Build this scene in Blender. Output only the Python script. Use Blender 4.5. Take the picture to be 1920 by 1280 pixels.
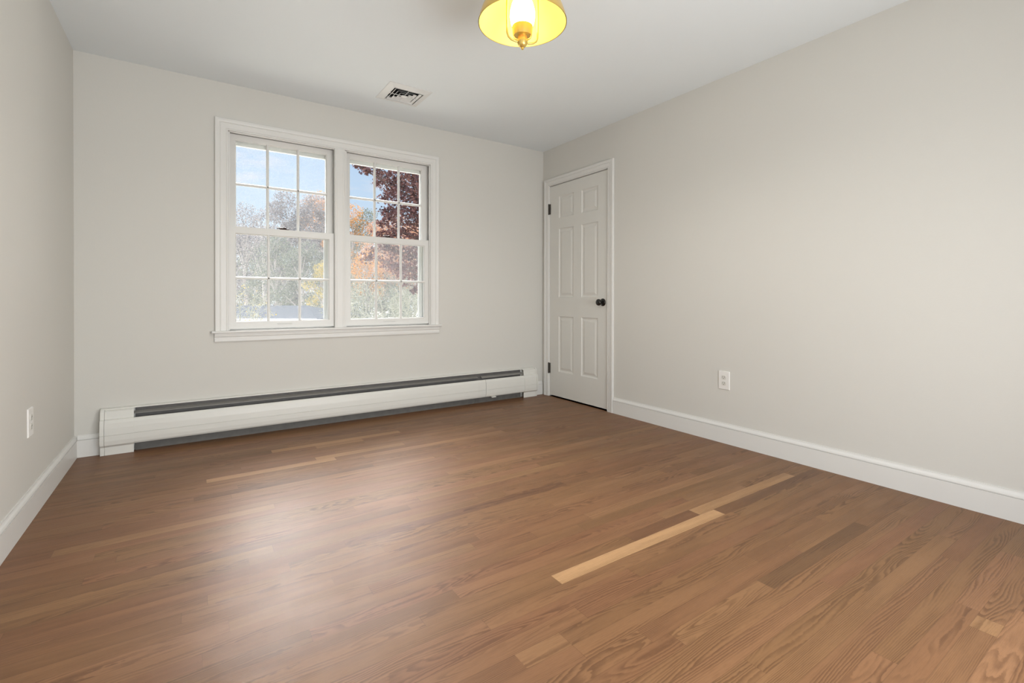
import bpy, math, random
from mathutils import Vector, Matrix
R = math.radians
D = bpy.data
C = bpy.context.scene.collection
for o in list(D.objects): D.objects.remove(o)

# ------------------------------------------------------------------ camera
XR, YB, H = 3.539, 3.847, 2.44          # right wall, window wall, ceiling; left wall is x = 0
YF = -0.75                              # wall behind the camera
CAMX, CAMZ = 0.5804, 0.9553
FPX, CY = 898.25, 565.37
def cam_basis():
    a, t, r = R(33.8659), R(-0.2891), R(0.0897)
    right = Vector((math.cos(a), -math.sin(a), 0)); fwd = Vector((math.sin(a), math.cos(a), 0)); up = Vector((0, 0, 1))
    fwd, up = fwd*math.cos(t) + up*math.sin(t), up*math.cos(t) - fwd*math.sin(t)
    right, up = right*math.cos(r) + up*math.sin(r), up*math.cos(r) - right*math.sin(r)
    return right, up, fwd
CR, CU, CF = cam_basis()
cd = D.cameras.new('camera'); cam = D.objects.new('camera', cd); C.objects.link(cam)
M = Matrix.Identity(4)
for i, v in enumerate((CR, CU, -CF)):
    for k in range(3): M[k][i] = v[k]
M[0][3], M[1][3], M[2][3] = CAMX, 0, CAMZ
cam.matrix_world = M
cd.sensor_width = 36; cd.lens = FPX/1920*36; cd.shift_y = (CY-640)/1920; cd.clip_start = 0.02; cd.clip_end = 500
bpy.context.scene.camera = cam
def at(u, v, depth):                    # a point seen at photo pixel (u, v), depth metres along the view axis
    p = Vector((CAMX, 0, CAMZ)) + CF*depth + CR*((u-960)/FPX*depth) + CU*((CY-v)/FPX*depth)
    return p

# ------------------------------------------------------------------ view
vs = bpy.context.scene.view_settings
vs.view_transform = 'Standard'; vs.look = 'None'; vs.gamma = 1; vs.use_curve_mapping = False
vs.exposure = 0.0

# ------------------------------------------------------------------ world
def lin(r, g, b):
    f = lambda c: (c/255/12.92) if c/255 <= .04045 else ((c/255+.055)/1.055)**2.4
    return (f(r), f(g), f(b), 1)
w = D.worlds.new('sky'); bpy.context.scene.world = w; w.use_nodes = True
nt = w.node_tree; N = nt.nodes; L = nt.links
for n in list(N): N.remove(n)
out = N.new('ShaderNodeOutputWorld'); bg = N.new('ShaderNodeBackground'); L.new(bg.outputs[0], out.inputs[0])
tc = N.new('ShaderNodeTexCoord'); sep = N.new('ShaderNodeSeparateXYZ'); L.new(tc.outputs['Generated'], sep.inputs[0])
ramp = N.new('ShaderNodeValToRGB'); L.new(sep.outputs[2], ramp.inputs[0])
cr = ramp.color_ramp; cr.elements[0].position = 0; cr.elements[0].color = lin(234, 241, 251)
cr.elements[1].position = .12; cr.elements[1].color = lin(214, 233, 252)
e = cr.elements.new(.33); e.color = lin(184, 212, 247)
e = cr.elements.new(1); e.color = lin(150, 185, 235)
nz = N.new('ShaderNodeTexNoise'); nz.inputs['Scale'].default_value = 5.5; nz.inputs['Detail'].default_value = 5
mp = N.new('ShaderNodeMapping'); mp.inputs['Scale'].default_value = (1, 1, 3.2); mp.inputs['Location'].default_value = (.35, .1, .42)
L.new(tc.outputs['Generated'], mp.inputs[0]); L.new(mp.outputs[0], nz.inputs['Vector'])
cm = N.new('ShaderNodeMapRange'); cm.inputs[1].default_value = .50; cm.inputs[2].default_value = .66; L.new(nz.outputs[0], cm.inputs[0])
mx = N.new('ShaderNodeMix'); mx.data_type = 'RGBA'; L.new(cm.outputs[0], mx.inputs[0]); L.new(ramp.outputs[0], mx.inputs[6]); mx.inputs[7].default_value = lin(240, 238, 246)
L.new(mx.outputs[2], bg.inputs[0])
# added bright patch in the unseen upper sky, for the sheen on the floor
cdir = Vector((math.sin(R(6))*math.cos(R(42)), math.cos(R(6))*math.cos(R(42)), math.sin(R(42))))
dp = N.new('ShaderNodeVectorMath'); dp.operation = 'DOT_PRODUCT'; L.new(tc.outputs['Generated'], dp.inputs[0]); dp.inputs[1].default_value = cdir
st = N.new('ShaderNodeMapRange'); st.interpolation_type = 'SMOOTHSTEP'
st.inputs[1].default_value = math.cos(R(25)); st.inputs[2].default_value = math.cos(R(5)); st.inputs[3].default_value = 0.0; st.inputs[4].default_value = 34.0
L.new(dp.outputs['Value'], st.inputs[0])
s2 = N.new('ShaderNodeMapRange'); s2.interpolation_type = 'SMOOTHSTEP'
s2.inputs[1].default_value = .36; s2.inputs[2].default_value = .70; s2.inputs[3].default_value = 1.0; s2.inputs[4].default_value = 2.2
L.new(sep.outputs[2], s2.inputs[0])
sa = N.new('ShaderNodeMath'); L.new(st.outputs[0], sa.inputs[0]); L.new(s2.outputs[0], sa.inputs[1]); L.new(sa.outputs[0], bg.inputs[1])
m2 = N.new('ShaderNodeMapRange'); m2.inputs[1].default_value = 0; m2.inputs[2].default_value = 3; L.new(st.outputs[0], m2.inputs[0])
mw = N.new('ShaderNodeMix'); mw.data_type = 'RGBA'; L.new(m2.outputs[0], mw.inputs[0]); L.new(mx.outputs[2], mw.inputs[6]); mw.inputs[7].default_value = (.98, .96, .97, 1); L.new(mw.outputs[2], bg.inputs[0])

# ------------------------------------------------------------------ sun and large lights
def light(name, kind, loc, rot, energy, color=(1, 1, 1), **k):
    l = D.lights.new(name, kind); o = D.objects.new(name, l); C.objects.link(o)
    o.location = loc; o.rotation_euler = rot; l.energy = energy; l.color = color
    for a, b in k.items(): setattr(l, a, b)
    return o
light('sun', 'SUN', (0, 0, 12), (0, R(-33), 0), 6.5, (1, .96, .90), angle=R(3))
# added fill light, set in a made-up opening in the wall behind the camera
light('opening_fill', 'AREA', (1.85, YF-.05, .82), (R(94), 0, R(25)), 77, (.99, 1, .99), shape='RECTANGLE', size=2.2, size_y=1.35)
LX, LY = 1.77, 1.695
light('ceiling_lamp_light', 'SPOT', (LX, LY, 2.022), (0, 0, 0), 32, (1, .95, .88), spot_size=R(180), spot_blend=.5, shadow_soft_size=.05)
light('ceiling_lamp_glow', 'POINT', (LX, LY, 2.375), (0, 0, 0), 1.2, (1, .80, .40), shadow_soft_size=.03)

# ------------------------------------------------------------------ materials
def mat(name, col, rough=.5, metal=0, spec=.5, emit=None, es=0, bump=None, vary=None, coat=0):
    m = D.materials.new(name); m.use_nodes = True
    nt = m.node_tree; b = nt.nodes['Principled BSDF']
    b.inputs['Base Color'].default_value = col; b.inputs['Roughness'].default_value = rough
    b.inputs['Metallic'].default_value = metal; b.inputs['Specular IOR Level'].default_value = spec
    b.inputs['Coat Weight'].default_value = coat
    if emit: b.inputs['Emission Color'].default_value = emit; b.inputs['Emission Strength'].default_value = es
    tc = nt.nodes.new('ShaderNodeTexCoord')
    if vary:
        sc, amt = vary
        n = nt.nodes.new('ShaderNodeTexNoise'); n.inputs['Scale'].default_value = sc; n.inputs['Detail'].default_value = 4
        nt.links.new(tc.outputs['Object'], n.inputs['Vector'])
        h = nt.nodes.new('ShaderNodeHueSaturation'); h.inputs['Color'].default_value = col
        r = nt.nodes.new('ShaderNodeMapRange'); r.inputs[3].default_value = 1-amt; r.inputs[4].default_value = 1+amt
        nt.links.new(n.outputs[0], r.inputs[0]); nt.links.new(r.outputs[0], h.inputs['Value']); nt.links.new(h.outputs[0], b.inputs['Base Color'])
    if bump:
        sc, stn = bump
        n = nt.nodes.new('ShaderNodeTexNoise'); n.inputs['Scale'].default_value = sc; n.inputs['Detail'].default_value = 3
        nt.links.new(tc.outputs['Object'], n.inputs['Vector'])
        bp = nt.nodes.new('ShaderNodeBump'); bp.inputs['Strength'].default_value = stn; bp.inputs['Distance'].default_value = .002
        nt.links.new(n.outputs[0], bp.inputs['Height']); nt.links.new(bp.outputs[0], b.inputs['Normal'])
    return m
WALL = mat('wall_paint', (.650, .637, .595, 1), .75, bump=(160, .12), vary=(1.5, .012))
CEIL = mat('ceiling_paint', (.80, .845, .865, 1), .85, bump=(140, .12), vary=(1.5, .012))
TRIM = mat('trim_paint', (.735, .728, .70, 1), .38, vary=(6, .012))
DOOR = mat('door_paint', (.70, .69, .65, 1), .42, vary=(5, .012))
HEAT = mat('heater_enamel', (.73, .725, .68, 1), .35, vary=(7, .015))
HEATD = mat('heater_inside', (.13, .125, .12, 1), .6, vary=(25, .25))
HEATB = mat('heater_back_metal', (.135, .13, .12, 1), .6, vary=(20, .3))
FIN = mat('heater_damper_metal', (.33, .32, .30, 1), .4, metal=.3, vary=(20, .1))
BLACK = mat('black_bronze', (.012, .011, .010, 1), .22, metal=.4, coat=.3, vary=(30, .2))
HINGE = mat('hinge_bronze', (.085, .078, .068, 1), .35, metal=.6, vary=(60, .3))
LOCK = mat('lock_bronze', (.035, .018, .014, 1), .35, metal=.5, vary=(60, .3))
PLATE = mat('outlet_plastic', (.80, .785, .755, 1), .3, vary=(30, .01))
RECEPT = mat('receptacle_plastic', (.66, .65, .60, 1), .35, vary=(30, .01))
SLOT = mat('slot_dark', (.10, .095, .08, 1), .6, vary=(30, .05))
VENT = mat('vent_enamel', (.74, .745, .73, 1), .4, vary=(12, .01))
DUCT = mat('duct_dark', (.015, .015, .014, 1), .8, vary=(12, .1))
TRACK = mat('jamb_track_metal', (.20, .19, .17, 1), .5, metal=.2, vary=(18, .3))
ALU = mat('storm_frame', (.62, .62, .60, 1), .45, vary=(12, .05))
BRASS = mat('polished_brass', (.80, .56, .16, 1), .28, metal=.75, vary=(30, .04))
SHADEIN = mat('shade_lining', (.92, .80, .24, 1), .45, vary=(10, .02))
OPAL = mat('opal_glass', (.95, .93, .88, 1), .2, emit=(1, .90, .72, 1), es=7, vary=(12, .01))
SIDING = mat('siding', (.60, .60, .58, 1), .7, vary=(2, .05))
ROOF = mat('roof_shingle', (.075, .080, .088, 1), .8, vary=(3, .14))
ROOF.node_tree.nodes['Principled BSDF'].inputs['Specular IOR Level'].default_value = 0
GUTTER = mat('gutter_white', (.8, .8, .8, 1), .5, vary=(5, .03))
PANEG = mat('far_window_glass', (.06, .07, .09, 1), .15, vary=(5, .1))

def glass_mat():
    m = D.materials.new('window_glass'); m.use_nodes = True; nt = m.node_tree; N = nt.nodes
    for n in list(N): N.remove(n)
    o = N.new('ShaderNodeOutputMaterial'); t = N.new('ShaderNodeBsdfTransparent'); g = N.new('ShaderNodeBsdfGlossy')
    g.inputs['Roughness'].default_value = .30; t.inputs[0].default_value = (.97, .98, .975, 1)
    f = N.new('ShaderNodeFresnel'); f.inputs[0].default_value = 1.2
    mx = N.new('ShaderNodeMixShader'); nt.links.new(f.outputs[0], mx.inputs[0]); nt.links.new(t.outputs[0], mx.inputs[1]); nt.links.new(g.outputs[0], mx.inputs[2])
    nt.links.new(mx.outputs[0], o.inputs[0]); return m
GLASS = glass_mat()
def screen_mat():
    m = D.materials.new('insect_screen'); m.use_nodes = True; nt = m.node_tree; N = nt.nodes
    for n in list(N): N.remove(n)
    o = N.new('ShaderNodeOutputMaterial'); t = N.new('ShaderNodeBsdfTransparent'); d = N.new('ShaderNodeBsdfDiffuse'); d.inputs[0].default_value = (.75, .76, .78, 1)
    tr = N.new('ShaderNodeBsdfTranslucent'); tr.inputs[0].default_value = (.75, .76, .78, 1)
    tc = N.new('ShaderNodeTexCoord'); nz = N.new('ShaderNodeTexNoise'); nz.inputs['Scale'].default_value = 260; nt.links.new(tc.outputs['Object'], nz.inputs['Vector'])
    mr = N.new('ShaderNodeMapRange'); mr.inputs[1].default_value = .3; mr.inputs[2].default_value = .7; mr.inputs[3].default_value = .0; mr.inputs[4].default_value = .12; nt.links.new(nz.outputs[0], mr.inputs[0])
    a = N.new('ShaderNodeMixShader'); a.inputs[0].default_value = .5; nt.links.new(d.outputs[0], a.inputs[1]); nt.links.new(tr.outputs[0], a.inputs[2])
    b = N.new('ShaderNodeMixShader'); nt.links.new(mr.outputs[0], b.inputs[0]); nt.links.new(t.outputs[0], b.inputs[1]); nt.links.new(a.outputs[0], b.inputs[2])
    nt.links.new(b.outputs[0], o.inputs[0]); return m
SCREEN = screen_mat()

def leaf_mat(name, cols, trans=.35):
    m = D.materials.new(name); m.use_nodes = True; nt = m.node_tree; N = nt.nodes
    b = N['Principled BSDF']; b.inputs['Roughness'].default_value = .7; b.inputs['Specular IOR Level'].default_value = .2
    g = N.new('ShaderNodeNewGeometry'); r = N.new('ShaderNodeValToRGB'); nt.links.new(g.outputs['Random Per Island'], r.inputs[0])
    el = r.color_ramp.elements
    for i, c in enumerate(cols):
        p = i/(len(cols)-1)
        if i == 0: el[0].position = 0; el[0].color = lin(*c)
        elif i == len(cols)-1: el[-1].position = 1; el[-1].color = lin(*c)
        else: e = el.new(p); e.color = lin(*c)
    t = N.new('ShaderNodeBsdfTranslucent'); mx = N.new('ShaderNodeMixShader'); mx.inputs[0].default_value = trans
    nt.links.new(r.outputs[0], b.inputs['Base Color']); nt.links.new(r.outputs[0], t.inputs[0])
    o = N['Material Output']; nt.links.new(b.outputs[0], mx.inputs[1]); nt.links.new(t.outputs[0], mx.inputs[2]); nt.links.new(mx.outputs[0], o.inputs[0])
    return m
DARKBARK = mat('maple_bark', lin(88, 74, 70), .9, vary=(6, .25))
BARK = mat('bark_grey', lin(165, 160, 156), .9, vary=(6, .25))
PALEBARK = mat('bark_pale', lin(150, 150, 134), .9, vary=(6, .2))
PALE_GROUND = mat('bounce_ground', lin(226, 218, 200), .95, vary=(.8, .2))  # hidden ground, coloured very pale so it bounces daylight up to the ceiling

def floor_mat():
    m = D.materials.new('oak_strip_floor'); m.use_nodes = True; nt = m.node_tree; N = nt.nodes; L = nt.links
    b = N['Principled BSDF']
    def n(t, **k):
        x = N.new(t)
        for a, v in k.items(): setattr(x, a, v)
        return x
    def math_(op, a, bb=None, c=None):
        x = n('ShaderNodeMath', operation=op)
        for i, v in enumerate((a, bb, c)):
            if v is None: continue
            if isinstance(v, (int, float)): x.inputs[i].default_value = v
            else: L.new(v, x.inputs[i])
        return x.outputs[0]
    def mrange(v, a, bb, c, d, smooth=False):
        x = n('ShaderNodeMapRange')
        if smooth: x.interpolation_type = 'SMOOTHSTEP'
        L.new(v, x.inputs[0])
        for i, q in enumerate((a, bb, c, d)): x.inputs[i+1].default_value = q
        return x.outputs[0]
    at_ = n('ShaderNodeAttribute', attribute_name='board'); sp = n('ShaderNodeSeparateColor'); L.new(at_.outputs['Color'], sp.inputs[0])
    tone, seed, kind = sp.outputs[0], sp.outputs[1], sp.outputs[2]
    tc = n('ShaderNodeTexCoord'); sx = n('ShaderNodeSeparateXYZ'); L.new(tc.outputs['Object'], sx.inputs[0])
    X, Y = sx.outputs[0], sx.outputs[1]
    uv = n('ShaderNodeUVMap', uv_map='UVMap'); su = n('ShaderNodeSeparateXYZ'); L.new(uv.outputs[0], su.inputs[0])
    U, V = su.outputs[0], su.outputs[1]
    seedz = math_('MULTIPLY', seed, 173.0)
    def noise(sxx, syy, detail, rough=.5, zoff=0.):
        c = n('ShaderNodeCombineXYZ'); L.new(math_('MULTIPLY', X, sxx), c.inputs[0]); L.new(math_('MULTIPLY', Y, syy), c.inputs[1]); L.new(math_('ADD', seedz, zoff), c.inputs[2])
        t = n('ShaderNodeTexNoise'); t.inputs['Scale'].default_value = 1; t.inputs['Detail'].default_value = detail; t.inputs['Roughness'].default_value = rough
        L.new(c.outputs[0], t.inputs['Vector']); return t.outputs[0]
    # growth rings: contour lines of a stretched noise, more or less swirly from board to board
    big = noise(1.7, 13, 1.6, .45); jag = noise(55, 120, 2, .5, 7.)
    swirl = math_('MULTIPLY', big, math_('ADD', math_('MULTIPLY', kind, 16.), 4.0))
    straight = math_('MULTIPLY', math_('MULTIPLY', Y, 230.), math_('SUBTRACT', 1.05, kind))
    ph = math_('ADD', math_('ADD', math_('ADD', swirl, straight), math_('MULTIPLY', noise(.9, 34, 2, .5, 53.), 2.4)), math_('MULTIPLY', jag, .45))
    fr = math_('FRACT', ph)
    line = math_('MULTIPLY', mrange(fr, .15, .80, 0, 1, True), mrange(fr, .86, 1, 1, 0, True))
    mask = mrange(noise(1.9, 20, 2, .6, 31.), .36, .60, .10, 1, True)
    line = math_('MULTIPLY', line, mask)
    pores = mrange(noise(28, 900, 3, .6, 3.), .46, .72, 0, 1)
    blot = mrange(noise(2.2, 14, 3, .55, 11.), .3, .7, -.5, .5)
    # colour
    rp = n('ShaderNodeValToRGB'); L.new(tone, rp.inputs[0]); el = rp.color_ramp.elements
    el[0].position = 0; el[0].color = lin(109, 76, 50)
    el[1].position = 1; el[1].color = lin(186, 146, 104)
    for p, c in ((.25, (123, 86, 56)), (.5, (134, 95, 64)), (.75, (147, 107, 74))):
        q = el.new(p); q.color = lin(*c)
    hs = n('ShaderNodeHueSaturation'); L.new(rp.outputs[0], hs.inputs['Color'])
    L.new(math_('ADD', math_('MULTIPLY', blot, .10), 1.0), hs.inputs['Value'])
    L.new(math_('ADD', math_('MULTIPLY', math_('FRACT', math_('MULTIPLY', seed, 37.)), .010), .497), hs.inputs['Hue'])
    def mult(col, fac, tint):
        x = n('ShaderNodeMix', data_type='RGBA', blend_type='MULTIPLY'); L.new(fac, x.inputs[0]); L.new(col, x.inputs[6]); x.inputs[7].default_value = tint; return x.outputs[2]
    col = mult(hs.outputs[0], math_('MULTIPLY', line, .80), (.50, .44, .38, 1))
    col = mult(col, math_('MULTIPLY', pores, .38), (.55, .48, .42, 1))
    # hairline joints: long sides faint, butt ends darker
    side = math_('MAXIMUM', mrange(V, 0, .022, 1, 0), mrange(V, .978, 1, 0, 1))
    end = mrange(U, 0, .0012, 1, 0)
    col = mult(col, math_('MULTIPLY', side, .45), (.35, .28, .22, 1))
    col = mult(col, math_('MULTIPLY', end, math_('ADD', math_('MULTIPLY', math_('FRACT', math_('MULTIPLY', seed, 91.)), .7), .2)), (.18, .13, .10, 1))
    L.new(col, b.inputs['Base Color'])
    rr = mrange(noise(5, 5, 4, .6, 19.), .3, .7, .39, .46)
    L.new(rr, b.inputs['Roughness']); b.inputs['Specular IOR Level'].default_value = .34
    bp = n('ShaderNodeBump'); bp.inputs['Strength'].default_value = .10; bp.inputs['Distance'].default_value = .0008
    hh = math_('SUBTRACT', math_('MULTIPLY', math_('ADD', line, pores), -.5), math_('MULTIPLY', side, 1.))
    L.new(hh, bp.inputs['Height']); L.new(bp.outputs[0], b.inputs['Normal'])
    return m
FLOOR = floor_mat()

# ------------------------------------------------------------------ mesh helpers
class MB:
    def __init__(s): s.v = []; s.f = []
    def add(s, vs, fs):
        k = len(s.v); s.v += [tuple(v) for v in vs]; s.f += [tuple(i+k for i in f) for f in fs]; return s
    def box(s, x0, x1, y0, y1, z0, z1):
        if x0 > x1: x0, x1 = x1, x0
        if y0 > y1: y0, y1 = y1, y0
        if z0 > z1: z0, z1 = z1, z0
        return s.add([(x0,y0,z0),(x1,y0,z0),(x1,y1,z0),(x0,y1,z0),(x0,y0,z1),(x1,y0,z1),(x1,y1,z1),(x0,y1,z1)],
              [(0,3,2,1),(4,5,6,7),(0,1,5,4),(1,2,6,5),(2,3,7,6),(3,0,4,7)])
    def lathe(s, prof, c=(0,0,0), n=32, axis='z', caps=True):
        vs = []; fs = []
        for r, h in prof:
            for i in range(n):
                a = 2*math.pi*i/n; p = (r*math.cos(a), r*math.sin(a), h)
                if axis == 'x': p = (h, p[0], p[1])
                if axis == 'y': p = (p[0], h, p[1])
                vs.append((p[0]+c[0], p[1]+c[1], p[2]+c[2]))
        for j in range(len(prof)-1):
            for i in range(n):
                a, b = j*n+i, j*n+(i+1) % n; fs.append((a, b, b+n, a+n))
        if caps: fs.append(tuple(reversed(range(n)))); fs.append(tuple((len(prof)-1)*n+i for i in range(n)))
        return s.add(vs, fs)
    def prism(s, poly, a0, a1, axis='x'):           # poly in the other two axes
        n = len(poly); f = {'x': lambda p, a: (a, p[0], p[1]), 'y': lambda p, a: (p[0], a, p[1]), 'z': lambda p, a: (p[0], p[1], a)}[axis]
        vs = [f(p, a0) for p in poly]+[f(p, a1) for p in poly]
        fs = [(i, (i+1) % n, n+(i+1) % n, n+i) for i in range(n)]+[tuple(reversed(range(n))), tuple(range(n, 2*n))]
        return s.add(vs, fs)
    def tube(s, pts, rad, n=8):
        pts = [Vector(p) for p in pts]; k = len(pts); rad = rad if isinstance(rad, (list, tuple)) else [rad]*k
        vs = []; fs = []; ref = None
        for i, p in enumerate(pts):
            d = (pts[min(i+1, k-1)]-pts[max(i-1, 0)]).normalized()
            if ref is None: ref = d.orthogonal().normalized()
            ref = (ref-d*ref.dot(d))
            ref = ref.normalized() if ref.length > 1e-5 else d.orthogonal().normalized()
            q = d.cross(ref)
            for j in range(n):
                a = 2*math.pi*j/n; vs.append(p+(ref*math.cos(a)+q*math.sin(a))*rad[i])
        for i in range(k-1):
            for j in range(n):
                a, b = i*n+j, i*n+(j+1) % n; fs.append((a, b, b+n, a+n))
        fs.append(tuple(reversed(range(n)))); fs.append(tuple((k-1)*n+j for j in range(n)))
        return s.add(vs, fs)
    def build(s, name, m, parent=None, bevel=0, smooth=False, loc=None):
        me = D.meshes.new(name); me.from_pydata(s.v, [], s.f); me.materials.append(m)
        import bmesh
        bm = bmesh.new(); bm.from_mesh(me); bmesh.ops.recalc_face_normals(bm, faces=bm.faces); bm.to_mesh(me); bm.free()
        o = D.objects.new(name, me); C.objects.link(o)
        if parent is not None:
            o.parent = parent
            o.matrix_parent_inverse = Matrix.Translation(-parent.location)   # vertices are given in room coordinates
        if smooth:
            for p in me.polygons: p.use_smooth = True
            md = o.modifiers.new('es', 'EDGE_SPLIT'); md.split_angle = R(40)
        if bevel:
            md = o.modifiers.new('bevel', 'BEVEL'); md.width = bevel; md.segments = 2; md.limit_method = 'ANGLE'; md.angle_limit = R(40)
        return o
def empty(name, loc):
    o = D.objects.new(name, None); C.objects.link(o); o.location = loc; o.empty_display_size = .1; return o
def tag(o, label=None, cat=None, group=None, kind=None):
    if label: o['label'] = label
    if cat: o['category'] = cat
    if group: o['group'] = group
    if kind: o['kind'] = kind
    return o
def struct(o, label, cat): return tag(o, label, cat, kind='structure')

# ------------------------------------------------------------------ floor: one quad per oak strip
random.seed(11)
def build_floor():
    rw, y0 = .0587, 1.237-.0587*34
    spec = [  # x0, x1, y inside the row, tone, kind : boards that stand out in the photo
        (1.614, 2.556, 1.265, .98, .35), (2.556, 3.5, 1.265, .10, .4), (.75, 1.614, 1.265, .42, .2),
        (2.457, 3.30, 1.325, .84, .3), (2.04, 2.457, 1.325, .16, .2), (1.15, 2.04, 1.325, .40, .6),
        (1.294, 2.30, 1.385, .56, .5), (1.7153, 2.18, .845, .55, .95), (2.18, 2.95, .845, .05, .3), (1.65, 2.5, .905, .42, .15), (.9, 1.65, .905, .50, .9),
        (1.3, 2.6, 1.205, .50, .8), (.5, 1.866, 1.145, .40, 1.0), (1.302, 1.455, 1.025, .60, .8), (1.455, 2.3, .965, .46, .3),
        (2.03, 3.2, 1.56, .72, .4), (1.07, 1.735, 1.57, .45, .5), (.648, 1.30, 2.975, .92, .2), (1.30, 2.2, 2.975, .35, .2),
        (.25, 1.2, 2.84, .62, .2), (1.2, 1.75, 3.05, .8, .1), (1.25, 1.55, 3.28, .85, .1), (1.0, 1.83, 3.34, .9, .1), (1.2, 2.1, 3.27, .66, .1),
        (1.1, 2.2, 3.40, .55, .1), (2.0, 2.46, 3.0, .62, .2), (1.45, 2.46, 2.92, .78, .2), (1.75, 3.0, 2.36, .64, .4), (.15, .9, 2.42, .72, .3),
        (1.2, 2.25, 2.20, .66, .3), (2.583, 3.5, 2.10, .62, .3), (2.476, 2.56, .375, .74, .8), (2.2, 3.2, 1.80, .58, .6), (1.5343, 2.4, 1.68, .5, 1.)]
    vs, fs, cols, uvs = [], [], [], []
    row = 0; y = y0
    while y < YB+.05:
        ya, yb = max(y, YF-.12), min(y+rw, YB+.05)
        if yb > ya:
            cuts = []
            mine = [s for s in spec if y <= s[2] < y+rw]
            taken = []
            for s in mine:
                if all(s[1] <= t[0]+1e-4 or s[0] >= t[1]-1e-4 for t in taken): taken.append(s)
            taken.sort(); boards = []; x = -.05
            def fill(a, b):
                x = a
                while b-x > 1e-4:
                    n = random.choice((.6, .8, 1.0, 1.3, 1.6, 1.9))*random.uniform(.85, 1.15)
                    if b-(x+n) < .3: n = b-x
                    t = min(max(random.gauss(.44, .075), .18), .62)
                    if random.random() < .04: t = random.uniform(.60, .70)
                    if random.random() < .06: t = random.uniform(.08, .22)
                    boards.append((x, x+n, t, random.random()**1.1)); x += n
            for s in taken:
                if s[0] > x: fill(x, s[0])
                boards.append((s[0], s[1], s[3], s[4])); x = s[1]
            # a random start for the rows that carry no known board
            if not taken:
                boards.append((-.05, random.uniform(.1, .9), min(max(random.gauss(.42, .1), .1), .7), random.random())); x = boards[-1][1]
            fill(x, XR+.05)
            for a, b, t, k in boards:
                if b-a < 1e-4: continue
                q = len(vs); vs += [(a, ya, 0), (b, ya, 0), (b, yb, 0), (a, yb, 0)]; fs.append((q, q+1, q+2, q+3))
                sd = random.random(); cols.append((t, sd, k, 1)); va, vb = (ya-y)/rw, (yb-y)/rw
                uvs += [(0, va), (b-a, va), (b-a, vb), (0, vb)]
        y += rw
    me = D.meshes.new('floor'); me.from_pydata(vs, [], fs); me.materials.append(FLOOR)
    ca = me.color_attributes.new('board', 'FLOAT_COLOR', 'CORNER')
    ul = me.uv_layers.new(name='UVMap')
    for p in me.polygons:
        for li in p.loop_indices: ca.data[li].color = cols[p.index]; ul.data[li].uv = uvs[li]
    o = D.objects.new('floor', me); C.objects.link(o); return o
struct(build_floor(), 'brown oak strip floor laid parallel to the window wall', 'floor')
tag(MB().box(-.15, XR+.15, YF-.15, YB+.2, -.25, -.004).build('floor_slab', SIDING), 'subfloor under the oak strips', 'floor', kind='structure')

# ------------------------------------------------------------------ walls and ceiling
T = .15
WX0, WX1, WZ0, WZ1 = .785, 2.318, .725, 2.13      # window opening
wb = MB()
wb.box(-T, WX0, YB, YB+T, -.25, H+.2); wb.box(WX1, XR+T, YB, YB+T, -.25, H+.2)
wb.box(WX0, WX1, YB, YB+T, -.25, WZ0); wb.box(WX0, WX1, YB, YB+T, WZ1, H+.2)
struct(wb.build('wall_back', WALL), 'greige painted wall with the double window', 'wall')
struct(MB().box(-T, 0, YF-T, YB+T, -.25, H+.2).build('wall_left', WALL), 'greige painted wall at the left edge of the photo', 'wall')
DY0, DY1, DZ1 = 2.935, 3.745, 2.075                # door recess
wr = MB(); wr.box(XR+.06, XR+T, YF-T, YB+T, -.25, H+.2)
wr.box(XR, XR+.06, YF-T, DY0, -.25, H+.2); wr.box(XR, XR+.06, DY1, YB+T, -.25, H+.2); wr.box(XR, XR+.06, DY0, DY1, DZ1, H+.2); wr.box(XR, XR+.06, DY0, DY1, -.25, 0)
struct(wr.build('wall_right', WALL), 'long greige painted wall with the closet door and an outlet', 'wall')
wf = MB(); wf.box(-T, .38, YF-T, YF, -.25, H+.2); wf.box(2.72, XR+T, YF-T, YF, -.25, H+.2); wf.box(.38, 2.72, YF-T, YF, 2.14, H+.2); wf.box(.38, 2.72, YF-T, YF, -.25, 0)  # the opening is added to let the fill light in
struct(wf.build('wall_front', WALL), 'greige wall behind the viewer with a wide opening added for the fill light', 'wall')
VX0, VX1, VY0, VY1 = 1.735, 2.005, 3.20, 3.47      # hole for the register
cl = MB(); cl.box(-T, VX0, YF-T, YB+T, H, H+.2); cl.box(VX1, XR+T, YF-T, YB+T, H, H+.2); cl.box(VX0, VX1, YF-T, VY0, H, H+.2); cl.box(VX0, VX1, VY1, YB+T, H, H+.2); cl.box(VX0, VX1, VY0, VY1, H+.15, H+.2)
struct(cl.build('ceiling', CEIL), 'flat white ceiling', 'ceiling')

# ------------------------------------------------------------------ baseboards
BBP = [(0, 0), (.0145, 0), (.0145, .101), (.0145, .1025), (.0085, .1030), (.0085, .1050), (.0130, .1055), (.0130, .110), (.0105, .117), (.0070, .123), (.0050, .128), (.0045, .133), (0, .133)]
struct(MB().prism([(XR-d, z) for d, z in BBP], YF, 2.868, 'y').build('baseboard_right', TRIM), 'white baseboard along the right wall', 'baseboard')
struct(MB().prism([(d, z) for d, z in BBP], YF, YB, 'y').build('baseboard_left', TRIM), 'white baseboard along the left wall', 'baseboard')
struct(MB().prism([(YB-d, z) for d, z in BBP], .0145, .128, 'x').build('baseboard_back', TRIM), 'short white baseboard between left corner and heater', 'baseboard')
struct(MB().prism([(YB-d, z) for d, z in BBP], 3.424, XR-.014, 'x').build('baseboard_back', TRIM), 'short white baseboard between heater and door trim', 'baseboard')

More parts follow.
